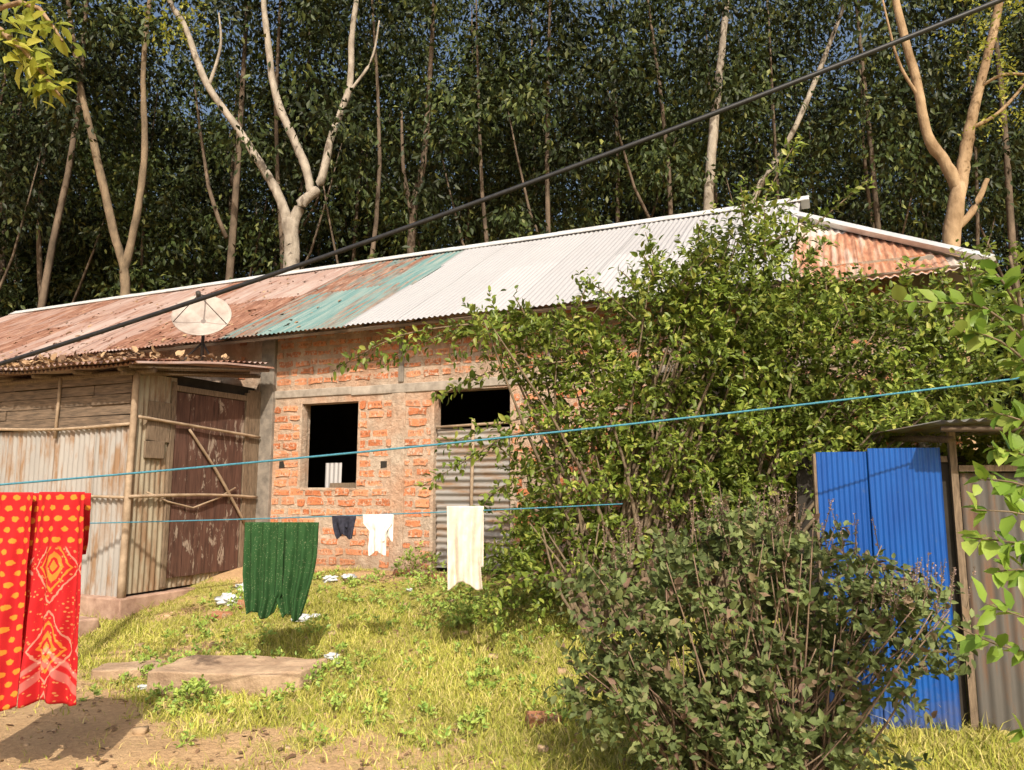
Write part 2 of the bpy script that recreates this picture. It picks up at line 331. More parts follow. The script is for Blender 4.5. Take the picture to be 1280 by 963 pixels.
openings=[(-2.16,-1.186,1.59,2.75),(-.06,1.04,.2,2.82)]
solid=[(-3.2,-2.62,.2,3.9),(-.67,-.47,.2,2.83),(-.58,-.50,2.9,3.9),(1.52,1.60,.2,3.9),(3.4,3.6,.2,3.9),(-9.0,5.6,2.83,2.96)]
holes=[(-.78,1.9),(-2.45,1.92),(-.95,1.2)]
mb=MB(); z=.60; row=0
while z<3.86:
    x=-3.3+(.15 if row%2 else 0)+random.uniform(-.04,.04)
    while x<5.55:
        w=.235*random.uniform(.85,1.1) if random.random()>.14 else .11; h=.084*random.uniform(.78,1.15); x0,x1=x,x+w; x+=w+random.uniform(.025,.075)
        skip=False
        for a0,a1,b0,b1 in openings+solid:
            if x1>a0+.0 and x0<a1 and z+h>b0 and z<b1:
                if x0<a0-.07: x1=a0-.004
                elif x1>a1+.07: x0=a1+.004
                else: skip=True
        for hx,hz in holes:
            if abs((x0+x1)/2-hx)<.14 and abs(z+h/2-hz)<.07: skip=True
        if x1-x0<.05 or random.random()<.07: skip=True
        if skip: continue
        d=random.uniform(.002,.016); c=len(mb.v); q=.012
        zt=z+random.uniform(-.009,.009)
        pr=[(x0,zt),((x0+x1)/2,zt+random.uniform(-q,q)),(x1,zt),(x1,zt+h*.5),(x1,zt+h),((x0+x1)/2,zt+h+random.uniform(-q,q)),(x0,zt+h),(x0,zt+h*.5)]
        pr=[(a+random.uniform(-q,q),b+random.uniform(-q,q)) for a,b in pr]
        cx=sum(a for a,b in pr)/8; cz=sum(b for a,b in pr)/8
        for a,b in pr: mb.v.append((a,.01,b))
        for a,b in pr: mb.v.append((cx+(a-cx)*.985,-d+random.uniform(-.003,.003),cz+(b-cz)*.94))
        mb.f.append(tuple(c+8+i for i in range(8)))
        for i in range(8): mb.f.append((c+i,c+(i+1)%8,c+8+(i+1)%8,c+8+i))
    z+=.128; row+=1
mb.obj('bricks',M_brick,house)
mb=MB()
for hx,hz in holes: mb.box(hx-.05,hx+.05,-.005,.05,hz-.045,hz+.045,.006)  # near-black patches stand in for the shade inside putlog recesses
mb.obj('putlog_shade_patches',M_dark,house)
mb=MB()
mb.box(-2.86,-2.62,-.06,.05,.2,3.86,.004); mb.box(-.58,-.50,-.02,.05,2.965,3.88,.003)
mb.box(1.52,1.60,-.02,.05,2.965,3.88,.004); mb.box(3.4,3.6,-.02,.05,.2,3.88,.004); mb.box(5.36,5.62,-.03,.2,.2,3.88,.004)
mb.obj('columns',M_conc_dark,house,bevel=.01)
mb=MB(); mb.box(-.67,-.47,-.018,.05,.2,2.83,.008)
mb.box(-2.18,-2.14,-.010,.12,1.58,2.78,.004); mb.box(-1.205,-1.16,-.010,.12,1.58,2.78,.004); mb.box(-2.13,-1.215,-.012,.14,1.56,1.60,.004)
mb.box(-.09,-.04,-.012,.12,.4,2.82,.003); mb.box(1.02,1.07,-.012,.12,.4,2.82,.003)
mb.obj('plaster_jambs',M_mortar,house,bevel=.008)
mb=MB(); x=-9
while x<5.3:
    x1=min(x+random.uniform(1.2,2.2),5.34); mb.box(x,x1-.004,-.018+random.uniform(-.008,.004),.05,2.835+random.uniform(-.01,.01),2.955+random.uniform(-.012,.012),.006); x=x1
mb.obj('lintel_beam',M_conc,house,bevel=.01)
corr('door_sheet',(-.02,.06,.62),(0,0,1),(1,0,0),1.72,1.04,M_zincdull,house,rows=4,amp=.013,pitch=.085)
mb=MB(); mb.tube([(.50,.02,.55),(.49,.015,1.5),(.50,.03,2.45)],.022,7); mb.tube([(-.02,.03,2.36),(1.03,.035,2.39)],.018,6); mb.obj('door_battens',M_bamboo,house,True)
corr('sheet_inside_window',(-2.1,.5,1.2),(1,0,0),(0,0,1),.28,.75,M_zinc,house,rows=2)
SL=2.12/3.56; LEN=math.hypot(2.12,3.56); vz=2.12/LEN; vy=3.56/LEN
corr('roof_zinc',(-1.14,-.45,3.68),(1,0,0),(0,vy,vz),5.44,LEN,M_zinc,house,rows=14,u0=100*.78)
corr('roof_painted',(-3.33,-.46,3.672),(1,0,0),(0,vy,vz),2.25,LEN,M_teal,house,rows=14,u0=97*.78)
corr('roof_rusty',(-13.5,-.45,3.68),(1,0,0),(0,vy,vz),10.25,LEN,M_rusty,house,rows=14,u0=0)
corr('roof_back',(4.3,6.67,3.68),(-1,0,0),(0,-vy,vz),17.8,LEN,M_zincdull,house,rows=6)
hipL=LEN*.80
corr('roof_hip_front',(4.15,-.44,3.60),(1,0,0),(0,vy,vz),1.85,hipL,M_rustr,house,rows=10,trim=lambda u:(0*u,np.maximum(hipL*(1-np.clip((u-.1)/1.75,0,1)),.01)))
e0=Vector((4.2,-.45+.8*3.56,3.62+.8*2.12)); e1=Vector((6.0,-.46,3.62)); e2=Vector((6.0,6.6,3.62)); e3=Vector((4.2,3.11+.71,3.62+.8*2.12))
mb=MB(); mb.v=[tuple(e0),tuple(e1),tuple(e2),tuple(e3)]; mb.f=[(0,1,2,3)]; mb.obj('roof_hip_end',M_zinc,house)
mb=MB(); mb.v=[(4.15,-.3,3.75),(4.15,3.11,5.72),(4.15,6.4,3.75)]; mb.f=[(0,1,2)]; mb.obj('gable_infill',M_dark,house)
mb=MB()
for a in range(9):
    x0=-13.5+a*2.0; x1=min(x0+2.06,4.42); z=5.825+.004*(a%2)
    c=len(mb.v)
    for x in (x0,x1): mb.v+= [(x,3.11-.19,z-.10),(x,3.11-.03,z+.012),(x,3.11+.03,z+.012),(x,3.11+.19,z-.10)]
    for i in range(3): mb.f.append((c+i,c+4+i,c+5+i,c+1+i))
o=mb.obj('ridge_cap',M_white,house); so=o.modifiers.new('s','SOLIDIFY'); so.thickness=.012
mb=MB(); mb.tube([e0+Vector((-.05,0,.05)),e0.lerp(e1,.5)+Vector((0,0,.04)),e1+Vector((.03,-.02,.04))],[.06,.05,.04],4); o=mb.obj('hip_cap',M_white,house)
mb=MB()
for i in range(24):
    x=-12.6+i*.78
    if x>4.2: break
    c0=Vector((x,-.38,3.68+.07*SL-.07)); mb.tube([c0,(x,3.11,5.8-.12)],.035,4)
for q in (.05,.9,1.8,2.7): mb.tube([(-13.3,-.45+q,3.63+q*SL-.03),(4.2 if q>.1 else 5.8,-.45+q,3.63+q*SL-.03)],.028,4)
mb.obj('rafters',M_wood,house)
n=520; u=-11+rng.uniform(0,1,n)**.7*9.2; v=rng.uniform(0,1,n)**1.9*3.2-.4; k=rng.uniform(0,1,n)<sm((-u-1.5)/4)+.05; u,v=u[k],v[k]
P=np.stack([u,v,3.68+(v+.45)*SL+.016],-1); D=rng.normal(size=(len(u),3)); D[:,2]=D[:,1]*SL
add('roof_leaf_litter',leaf_mesh('roof_leaf_litter',P,D,rng.uniform(.05,.11,len(u)),.5,.05,.9),house,[M_dryroof])
# ------------------------------------------------------------ tin shed
shed=empty('tin_shed',(OX,OY,0),-A24)
cx=-2.85; fp=-2.09
corr('front_lower_sheets',(-9.5,fp,.36),(1,0,0),(0,0,1),6.62,1.95,M_zincdull,shed,rows=6,u0=.2,amp=.015,pitch=.09)
mb=MB()
for i in range(5):
    z0=2.33+i*.125; x=-9.5
    while x<cx-.05:
        l=random.uniform(1.6,2.6); x1=min(x+l,cx-.03); mb.box(x,x1-.006,fp-.03+random.uniform(-.012,.012),fp+.0,z0,z0+.116,.006); x=x1
mb.obj('upper_planks',M_wood,shed)
corr('side_sheet_front',(cx,fp+.02,.40),(0,1,0),(0,0,1),.56,2.55,M_zincyel,shed,rows=5,u0=.1)
corr('side_sheet_low',(cx-.03,fp+.5,.40),(0,1,0),(0,0,1),1.5,1.0,M_zincyel,shed,rows=4)
mb=MB()
for i in range(5): mb.box(cx-.012,cx+.014,-1.53+i*.235,-1.53+i*.235+.228,.52,2.78,.004)
mb.obj('door_leaf',M_door,shed)
mb=MB(); mb.box(cx-.02,cx+.035,-1.60,-1.535,.42,2.9,.003); mb.box(cx-.02,cx+.035,-.345,-.28,.42,2.9,.003); mb.box(cx-.02,cx+.03,-1.535,-.345,2.79,2.86,.003); mb.box(cx-.02,cx+.02,-.28,0.0,.4,2.95,.003)
mb.box(cx+.012,cx+.04,-1.95,-1.68,1.95,2.15,.006); mb.box(cx+.012,cx+.036,-1.93,-1.62,2.15,2.62,.01)
mb.obj('door_frame',M_woodz,shed,bevel=.004)
mb=MB()
mb.tube([(cx+.02,fp-.03,.35),(cx+.01,fp-.03,1.6),(cx+.02,fp-.03,2.95)],[.045,.036],8,4,.08); mb.tube([(cx+.06,fp+.0,2.42),(cx+.07,-1.1,2.36),(cx+.06,-.1,2.30)],.02,7,5,.12)
mb.tube([(cx+.055,fp-.05,1.50),(cx+.065,-1.0,1.51),(cx+.06,-.1,1.47)],.02,7,5,.12); mb.tube([(cx+.05,-1.33,2.33),(cx+.06,-.8,1.75),(cx+.055,-.30,1.12)],.018,7,5,.12)
mb.tube([(cx+.05,-1.9,1.55),(cx+.05,-1.2,1.35),(cx+.05,-.5,1.6)],.012,6,2)
mb.tube([(-9.5,fp-.045,2.33),(-6,fp-.05,2.36),(-4.2,fp-.05,2.31),(cx-.02,fp-.045,2.335)],.02,7,5,.12); mb.tube([(-9.5,fp-.04,1.50),(-6,fp-.05,1.48),(-4.4,fp-.05,1.51),(cx,fp-.045,1.49)],.018,7,5,.12)
for x in (-4.15,-5.8,-7.4): mb.tube([(x,fp-.045,2.2),(x+.02,fp-.05,2.95)],.02,7)
mb.obj('bamboo_battens',M_bamboo,shed,True)
def roofz(p): return 3.0+(p+2.4)*.125
corr('shed_roof',(-9.8,-2.42,roofz(-2.42)),(1,0,0),(0,1,.125),7.35,2.2,M_rusty,shed,rows=5,warp=.015,u0=.3,amp=.016)
corr('shed_roof_edge',(-9.8,-2.50,roofz(-2.5)+.045),(1,0,0),(0,1,.10),7.3,.7,M_rusty,shed,rows=2,warp=.018,u0=.7,amp=.018,pitch=.10)
corr('shed_roof_edge_side',(-2.9,-2.3,roofz(-2.3)+.05),(0,1,.125),(1,0,-.03),2.0,.42,M_rusty,shed,rows=2,warp=.015,amp=.014,pitch=.10)
mb=MB()
for x in np.arange(-9.6,-2.5,.75): mb.tube([(x,-2.35,roofz(-2.35)-.05),(x,-.3,roofz(-.3)-.05)],.03,5)
mb.tube([(-9.7,fp-.02,2.94),(-2.55,fp-.02,2.95)],.035,6); mb.tube([(cx+.0,-2.3,2.92),(cx+.0,-.1,3.17)],.035,6); mb.tube([(-2.6,-2.4,2.96),(-2.5,-.3,3.2)],.025,6)
mb.obj('roof_poles',M_woodz,shed,True)
n=1300; u=rng.uniform(-9.5,-2.45,n); v=-2.50+rng.uniform(0,1,n)**2*1.6
P=np.stack([u,v,3.07+(v+2.4)*.125+rng.uniform(0,.035,n)],-1); D=rng.normal(size=(n,3)); D[:,2]=abs(D[:,2])*.5
add('shed_leaf_litter',leaf_mesh('shed_leaf_litter',P,D,rng.uniform(.05,.13,n),.6,.2,.4),shed,[M_dryroof])
mb=MB(); mb.box(-9.6,cx+.12,fp-.12,-0.07,-.3,.37,.006); mb.obj('plinth',M_plinth,shed,bevel=.015)
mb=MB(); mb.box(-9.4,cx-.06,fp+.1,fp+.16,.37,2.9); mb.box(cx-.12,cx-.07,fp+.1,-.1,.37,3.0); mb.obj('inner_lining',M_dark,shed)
mb=MB(); X,Y,_=W(-3.05,-2.5); mb.box(-.38,.30,-.2,.14,-.2,.12,.015); o=mb.obj('concrete_step',M_plinth,None,bevel=.02); o.location=(X,Y-.1,float(H(X,Y))+.0); o.rotation_euler=(0,0,-A24)
# ------------------------------------------------------------ satellite dish
dish=empty('satellite_dish',(-4.1,9.75,3.82))
mb=MB(); R=.37; rings=9; sd=36
mb.v.append((0,0,0))
for i in range(1,rings+1):
    r=R*i/rings
    for j in range(sd): an=2*math.pi*j/sd; mb.v.append((r*math.cos(an),r*math.sin(an),r*r*.55))
for j in range(sd): mb.f.append((0,1+j,1+(j+1)%sd))
for i in range(rings-1):
    for j in range(sd): mb.f.append((1+i*sd+j,1+(i+1)*sd+j,1+(i+1)*sd+(j+1)%sd,1+i*sd+(j+1)%sd))
M_dish=plain('dish_paint',(.24,.19,.165),(.46,.40,.36),4,.6,.1)
b=mb.obj('bowl',M_dish,dish,True); so=b.modifiers.new('s','SOLIDIFY'); so.thickness=.008
q=Vector((.18,-.82,.52)).to_track_quat('Z','Y'); b.rotation_mode='QUATERNION'; b.rotation_quaternion=q
mb=MB(); mb.tube([q@Vector((0,.36,.07)),q@Vector((0,.02,.42))],.010,6); mb.tube([q@Vector((.33,-.15,.07)),q@Vector((0,.02,.42))],.006,5); mb.tube([q@Vector((-.33,-.15,.07)),q@Vector((0,.02,.42))],.006,5)
mb.tube([q@Vector((0,.02,.46)),q@Vector((0,.02,.34))],.032,10); mb.tube([q@Vector((0,0,.0)),q@Vector((0,0,-.12)),(-.02,.1,-.25)],.022,8)
mb.tube([(-.02,.1,-.1),(-.02,.1,-.62)],.022,8); mb.tube([(-.02,.1,-.3),(-.28,0,-.62)],.012,6); mb.tube([(-.02,.1,-.3),(.2,-.02,-.62)],.012,6); mb.tube([(-.02,.1,-.3),(.05,.4,-.58)],.012,6)
mb.obj('mount_and_feed',plain('dark_steel',(.05,.045,.04),(.12,.10,.09),10,.6,.2,.4),dish,True)
# ------------------------------------------------------------ cable and clothes lines
def sagline(a,b,s,n=24):
    a=Vector(a);b=Vector(b); return [a.lerp(b,i/n)-Vector((0,0,s*4*(i/n)*(1-i/n))) for i in range(n+1)]
mb=MB(); mb.tube(sagline((-6.6,7.2,2.28),(8.2,4.4,6.95),.32,30),.021,7); mb.obj('overhead_cable',M_black,None,True)
mb=MB(); mb.tube(sagline((-3.62,4.3,1.56),(4.4,4.3,2.42),.06,30),.006,6); mb.obj('clothes_line',M_rope,None,True)
mb=MB(); mb.tube(sagline((-4.1,6.25,1.30),(.9,6.2,1.47),.02,20),.005,6); mb.obj('clothes_line',M_rope,None,True)
# ------------------------------------------------------------ laundry
def cloth(name,o,w,h,mat,folds=3,amp=.03,nu=70,nv=70,shape=None,thick=.003,parent=None,hem=.02):
    V=[];UV=[]
    for j in range(nv+1):
        v=j/nv
        for i in range(nu+1):
            u=i/nu; xl,xr,zo=(0,1,0) if shape is None else shape(u,v)
            x=(xl+(xr-xl)*u)*w; g=.35+.65*v
            y=amp*g*math.sin(folds*6.283*u+.8*math.sin(3*v+folds))+amp*.4*g*math.sin(folds*2.3*6.283*u+2*v+1)+amp*.2*math.sin(17*u+9*v)*math.sin(13*v)
            z=-h*v-hem*v*math.sin(u*7+folds)+zo
            V.append((x,y,z)); UV.append((x,-h*v))
    F=[(j*(nu+1)+i,j*(nu+1)+i+1,(j+1)*(nu+1)+i+1,(j+1)*(nu+1)+i) for j in range(nv) for i in range(nu)]
    me=bpy.data.meshes.new(name); me.from_pydata(V,[],F); me.update(); me.polygons.foreach_set('use_smooth',[True]*len(F))
    uvl=me.uv_layers.new(name='UVMap')
    for l in me.loops: uvl.data[l.index].uv=UV[l.vertex_index]
    ob=add(name,me,parent,[mat]); ob.location=o
    so=ob.modifiers.new('s','SOLIDIFY'); so.thickness=thick
    return ob
def mat_saree(diamond):
    m=Mt('saree_print_b' if diamond else 'saree_print_a',.85,0,.2); uv=m.tc('UV'); s=m.sep(uv)
    red=m.mix(m.noise(uv,8,3,.5),(.50,.014,.022),(.62,.03,.03))
    f=m.n('ShaderNodeVectorMath',operation='FRACTION'); row=m.ma('MULTIPLY',m.ma('FLOOR',m.ma('MULTIPLY',s[1],17)),.5)
    cb=m.n('ShaderNodeCombineXYZ'); m.put(cb.inputs[0],m.ma('ADD',m.ma('MULTIPLY',s[0],15),row)); m.put(cb.inputs[1],m.ma('MULTIPLY',s[1],17))
    m.put(f.inputs[0],cb.outputs[0]); d=m.n('ShaderNodeVectorMath',operation='DISTANCE'); m.put(d.inputs[0],f.outputs[0]); d.inputs[1].default_value=(.5,.5,0)
    k=m.ramp(m.ma('ADD',d.outputs['Value'],m.ma('MULTIPLY',m.ma('SUBTRACT',m.noise(uv,70,2,.5),.5),.25)),[(.22,1),(.28,0)]); c=m.mix(k,red,(.75,.30,.04))
    if diamond:
        wob=m.ma('MULTIPLY',m.ma('SUBTRACT',m.noise(uv,26,2,.5),.5),.10)
        dx=m.ma('ABSOLUTE',m.ma('SUBTRACT',m.ma('FRACT',m.ma('MULTIPLY',s[0],3.8)),.5)); fy=m.ma('FRACT',m.ma('ADD',m.ma('MULTIPLY',s[1],2.3),.45)); dy=m.ma('ABSOLUTE',m.ma('SUBTRACT',fy,.5))
        dd=m.ma('ADD',m.ma('ADD',dx,m.ma('MULTIPLY',dy,1.0)),wob)
        pet=m.ramp(m.vor(uv,46),[(.20,1),(.30,0)])
        c2=m.mix(m.ramp(dd,[(0,1),(.06,1),(.07,0),(.11,0),(.12,1),(.20,.9),(.21,0),(.28,0),(.29,1),(.32,1),(.33,0),(.40,0)]),red,(.74,.27,.04))
        c2=m.mix(m.ma('MULTIPLY',pet,.75),c2,(.72,.34,.12))
        ring=m.ramp(dd,[(.42,0),(.43,1),(.455,1),(.465,0)]); c2=m.mix(m.ma('MULTIPLY',ring,.7),c2,(.70,.42,.30))
        c=m.mix(m.ramp(m.ma('MULTIPLY',s[1],-1),[(.30,0),(.31,1)]),c,c2)
        bd=m.ramp(m.ma('MULTIPLY',m.ma('ADD',m.ma('MULTIPLY',s[1],-1),m.ma('MULTIPLY',m.ma('ABSOLUTE',m.ma('SUBTRACT',s[0],.135)),-.8)),1.0),[(.84,0),(.85,1),(.87,1),(.88,0),(.905,0),(.91,.8),(.955,.8),(.96,0)])
        c=m.mix(m.ma('MULTIPLY',bd,m.ma('ADD',.35,m.ma('MULTIPLY',pet,.5))),c,(.75,.55,.45))
    m.col(c); m.transl(.3); return m.m
SA=mat_saree(False); SBm=mat_saree(True)
saree=empty('printed_saree',(0,0,0))
cloth('hanging_left_panel',(-3.12,4.28,1.575),.43,1.16,SA,2.5,.030,shape=lambda u,v:(0,1-.04*v,0),parent=saree)
cloth('hanging_right_panel',(-2.66,4.26,1.577),.275,1.13,SBm,1.6,.038,shape=lambda u,v:(.02*v,1.0+.03*math.sin(5*v)+.10*v,0),parent=saree)
cloth('folded_back_panel',(-3.12,4.34,1.57),.715,.36,SA,3.5,.02,parent=saree)
cloth('inner_fold',(-2.74,4.33,1.57),.12,1.05,SBm,1.0,.03,parent=saree)
m=Mt('green_print',.85,0,.2); uv=m.tc('UV'); k=m.ramp(m.vor(uv,75),[(.16,1),(.22,0)]); m.col(m.mix(m.ma('MULTIPLY',k,.6),m.mix(m.noise(uv,9,3,.5),(.018,.060,.02),(.034,.10,.03)),(.32,.36,.20))); m.transl(.12)
pants=empty('green_trousers',(-2.17,6.2,1.322))
def cl(a,b,v): return min(max((v-a)/(b-a),0),1)
def tL(u,v): return (.02*v+.06*cl(.55,1,v)**1.3,.54-.10*cl(.78,1,v),0)
def tR(u,v): return (.46+.10*cl(.78,1,v),1-.02*v-.17*cl(.35,1,v)**1.4,0)
cloth('leg_left',(0,0,0),.60,.73,m.m,3.2,.026,60,70,tL,parent=pants,hem=.03); cloth('leg_right',(0,.006,0),.60,.75,m.m,3.0,.026,60,70,tR,parent=pants,hem=.03)
cloth('waist_back',(.02,.035,0),.56,.55,m.m,4,.015,40,20,lambda u,v:(.03*v,1-.10*v,0),parent=pants)
M_whitec=plain('white_cotton',(.62,.60,.56),(.80,.78,.74),6,.9,.2)
M_cream=plain('cream_towel',(.56,.49,.40),(.72,.66,.56),12,.95,.3)
M_navy=plain('dark_cloth',(.012,.014,.025),(.04,.04,.06),20,.9,.3)
def shirt(u,v): 
    t=cl(.22,.42,v); return (.03*v+.22*t+.02*math.sin(v*6),1-.03*v-.17*t,0)
sh=empty('white_shirt',(-1.215,6.2,1.385))
cloth('body',(0,0,0),.245,.31,M_whitec,1.5,.02,40,60,shirt,parent=sh,hem=.02); cloth('sleeve',(.16,.012,0),.09,.20,M_whitec,1,.012,20,20,parent=sh)
dk=empty('dark_underwear',(-1.465,6.2,1.375)); cloth('front',(0,0,0),.20,.17,M_navy,2,.02,30,20,lambda u,v:(.25*v*v,1-.15*v,0),parent=dk)
cloth('back',(0.03,.02,0),.14,.10,M_navy,1.5,.02,20,12,parent=dk)
tw=empty('cream_towel',(-.53,6.17,1.452))
cloth('front_fall',(0,0,0),.30,.63,M_cream,1.8,.028,60,60,lambda u,v:(.0+.06*v,1-.08*math.sin(3*v),0),parent=tw,hem=.035); cloth('back_fall',(.03,.04,0),.27,.48,M_cream,2.2,.02,40,30,parent=tw)
# ------------------------------------------------------------ outhouse (right)
out=empty('tin_outhouse',(1.98,4.92,0),math.radians(-14))
corr('blue_door_left',(0,0,.02),(1,0,0),(0,0,1),.32,1.81,M_blue,out,pitch=.032,amp=.004,rows=5,warp=.004)
corr('blue_door_right',(.31,-.012,.02),(1,0,0),(0,0,1),.42,1.83,M_blue,out,pitch=.032,amp=.004,rows=5,warp=.006)
mb=MB(); mb.box(-.02,.0,-.01,.03,-.05,1.82,.002); mb.box(.79,.83,.0,.05,-.05,1.98,.004); mb.box(-.02,.78,.03,.06,1.76,1.80,.003); mb.box(.83,2.2,-.02,.02,1.70,1.74,.003)
mb.obj('frame_posts',M_woodz,out)
corr('grey_wall_sheet',(.84,.03,.03),(1,0,0),(0,0,1),1.4,1.66,M_zincdark,out,rows=5,warp=.012)
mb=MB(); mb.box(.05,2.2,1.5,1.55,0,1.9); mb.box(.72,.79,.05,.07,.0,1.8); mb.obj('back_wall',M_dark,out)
corr('roof_sheet',(.66,-.30,1.985),(1,0,-.0),(0,1,.03),1.75,2.0,M_zincdull,out,rows=4,warp=.012)
mb=MB(); mb.tube([(.68,-.24,1.95),(2.3,-.24,1.93)],.018,6); mb.tube([(.8,0,1.9),(.8,1.5,2.0)],.025,6); mb.obj('roof_poles',M_wood,out,True)
# ------------------------------------------------------------ slab, litter
def slab(name,x,y,corners,h,rz,mat,tilt=0.0):
    mb=MB(); pts=[]; n=len(corners)
    for i in range(n):
        a=corners[i]; b=corners[(i+1)%n]
        for t in (0,.2,.4,.6,.8): pts.append((a[0]*(1-t)+b[0]*t+random.uniform(-.02,.02),a[1]*(1-t)+b[1]*t+random.uniform(-.015,.015)))
    m_=len(pts)
    for (a,b) in pts: mb.v.append((a,b,-.10))
    for (a,b) in pts: mb.v.append((a*.985,b*.98,h+random.uniform(-.006,.006)))
    mb.f.append(tuple(range(m_,2*m_)))
    for i in range(m_): mb.f.append((i,(i+1)%m_,m_+(i+1)%m_,m_+i))
    o=mb.obj(name,mat,None,bevel=.012); o.location=(x,y,float(H(x,y))); o.rotation_euler=(tilt,0,rz); return o
M_slab=plain('slab_stone',(.26,.17,.11),(.50,.36,.24),5,.95,.9,d=.04)
slab('concrete_slab',-2.15,6.3,[(-.68,-.24),(.30,-.32),(.55,-.22),(.62,.16),(-.15,.24),(-.58,.18)],.13,-.05,M_slab,.06)
slab('concrete_slab',-3.35,6.9,[(-.3,-.15),(.28,-.18),(.25,.16),(-.25,.14)],.07,.2,M_slab,.02)
M_plas=plain('white_plastic',(.40,.43,.45),(.66,.68,.69),8,.45,.3)
def crumple(name,x,y,r,zo=0,flat=.5,mat=None):
    mb=MB(); a,b=14,9
    for j in range(b+1):
        for i in range(a):
            th=math.pi*j/b; ph=2*math.pi*i/a; q=r*random.uniform(.45,1.1); mb.v.append((q*math.sin(th)*math.cos(ph)*1.2,q*math.sin(th)*math.sin(ph),q*math.cos(th)*flat))
    for j in range(b):
        for i in range(a): mb.f.append((j*a+i,j*a+(i+1)%a,(j+1)*a+(i+1)%a,(j+1)*a+i))
    o=mb.obj(name,mat or M_plas); o.location=(x,y,float(H(x,y))+r*flat*.7+zo)
for (x,y,r) in [(-3.28,8.9,.12),(-3.2,8.75,.13),(-3.05,9.3,.10),(-3.1,9.1,.14),(-2.05,7.6,.09),(-1.95,7.7,.05),(-1.52,6.6,.06),(-1.45,6.5,.035),(-2.1,8.9,.09),(-1.9,9.0,.08),(-2.95,6.3,.05),(-2.4,8.6,.05),(-1.1,8.3,.04)]:
    crumple('plastic_bag',x,y,r)
for (x,y,rz) in [(-3.1,8.3,.3),(-2.9,8.5,1.2),(-1.3,9.2,.5),(-.9,8.9,2.2),(-2.5,9.4,1.0),(.2,5.2,.4)]:
    mb=MB(); mb.box(-.11,.11,-.055,.055,-.03,.05,.006); o=mb.obj('loose_brick',M_brick,None,bevel=.006); o.location=(x,y,float(H(x,y))+.01); o.rotation_euler=(.1,.1,rz)
# ------------------------------------------------------------ shrubs
def volpts(lst,y,ry,dens):
    r=[]
    for (x,z,rx,rz,*e) in lst: r.append(((x,(e[0] if e else y),z),(rx,ry,rz),int(dens*(rx*rz+.06))))
    return r
bush=empty('flowering_shrub')
BL=[(1.52,2.68,.70,.52),(2.1,3.08,.62,.60),(.87,2.32,.70,.50),(1.88,1.96,1.0,.62),(.60,1.48,.60,.60),(1.5,1.31,.85,.5),(2.7,2.7,.80,.66),(3.3,2.65,.75,.5,6.5),(4.0,2.85,.7,.45,6.3),(4.1,2.4,.8,.36,6.2),(.34,.88,.44,.46),(2.46,1.96,.65,.58),(2.1,3.7,.28,.32),(.40,2.85,.40,.16),(1.3,3.2,.25,.28),(3.3,1.9,.75,.5,6.2),(-.1,2.97,.32,.08,6.6),(2.7,3.25,.38,.25),(1.75,3.45,.35,.28)]
P,D,L=sprigs(volpts(BL,6.85,.5,560),.44,.090,13,.55,.35)
shoots=[[(1.0,6.7,2.75),(.35,6.7,3.05),(-.3,6.7,3.07),(-.8,6.65,2.9),(-1.15,6.6,2.68)],[(.9,6.6,2.6),(.2,6.6,2.95),(-.2,6.6,3.0),(-.55,6.6,2.72)],[(.9,6.7,2.9),(.3,6.7,3.12),(-.2,6.7,3.15)],
 [(2.2,6.8,3.6),(2.35,6.8,4.2),(2.55,6.8,4.6),(2.72,6.8,4.88)],[(2.3,6.8,3.5),(2.8,6.8,4.0),(3.15,6.7,4.3),(3.32,6.7,4.45)],[(1.6,6.8,3.2),(1.35,6.8,3.7),(1.25,6.8,3.98)],
 [(3.2,6.4,2.9),(3.9,6.3,3.3),(4.15,6.3,3.75)],[(.5,6.5,2.1),(0,6.4,2.05),(-.35,6.4,1.85),(-.75,6.4,1.62)],[(.5,6.6,2.3),(-.1,6.5,2.15),(-.6,6.4,1.95)],[(1.9,6.8,3.5),(1.75,6.8,3.9),(1.8,6.8,4.1)],
 [(2.2,6.7,3.7),(2.1,6.6,4.1),(2.15,6.6,4.35)],[(1.2,6.6,3.0),(.85,6.5,3.3),(.6,6.5,3.45)],[(.2,6.4,.9),(-.05,6.3,.8),(-.2,6.3,.6)],[(-.3,6.65,3.07),(-1.0,6.6,2.95),(-1.6,6.6,2.62)],
 [(.5,6.5,2.7),(-.2,6.5,2.6),(-.7,6.5,2.35)],[(.4,6.5,1.8),(-.1,6.4,1.6),(-.3,6.4,1.35)]]
for (x,z,rx,rz,*e) in BL[:9]+BL[12:15]:
    yy=e[0] if e else 6.85
    for k in range(5):
        an=random.uniform(.1,3.04); b=Vector((x+math.cos(an)*rx*.9,yy-.3+random.uniform(-.2,.3),z+math.sin(an)*rz*.9)); d=Vector((math.cos(an)*1.0+random.uniform(-.3,.3),random.uniform(-.4,.2),math.sin(an)+.5)).normalized(); l=random.uniform(.25,.6)
        shoots.append([tuple(b),tuple(b+d*l*.5),tuple(b+d*l+Vector((0,0,-.12*l)))])
mb=MB()
for s in shoots:
    q=along(s,int(100*np.linalg.norm(np.array(s[0])-np.array(s[-1])))+10,.085,1.0,.04); P,D,L=cat((P,D,L),q); mb.tube(s,[.011,.003],5,3)
add('leaves',leaf_mesh('leaves',P,D,L,.5,.18,.5),bush,[M_bush])
for (x,z,rx,rz,*e) in BL:
    yy=e[0] if e else 6.85
    for k in range(4):
        b=Vector((.85+random.uniform(-.2,.35)+(.8 if x>2.3 else 0),6.85+random.uniform(-.25,.15),.25)); t=Vector((x+random.uniform(-.5,.5)*rx,yy+random.uniform(-.4,.2),z+rz*.7)); mid=b.lerp(t,.5)+Vector((random.uniform(-.15,.15),random.uniform(-.1,.1),.15))
        mb.tube([b,mid,t],[.026,.004],6,4)
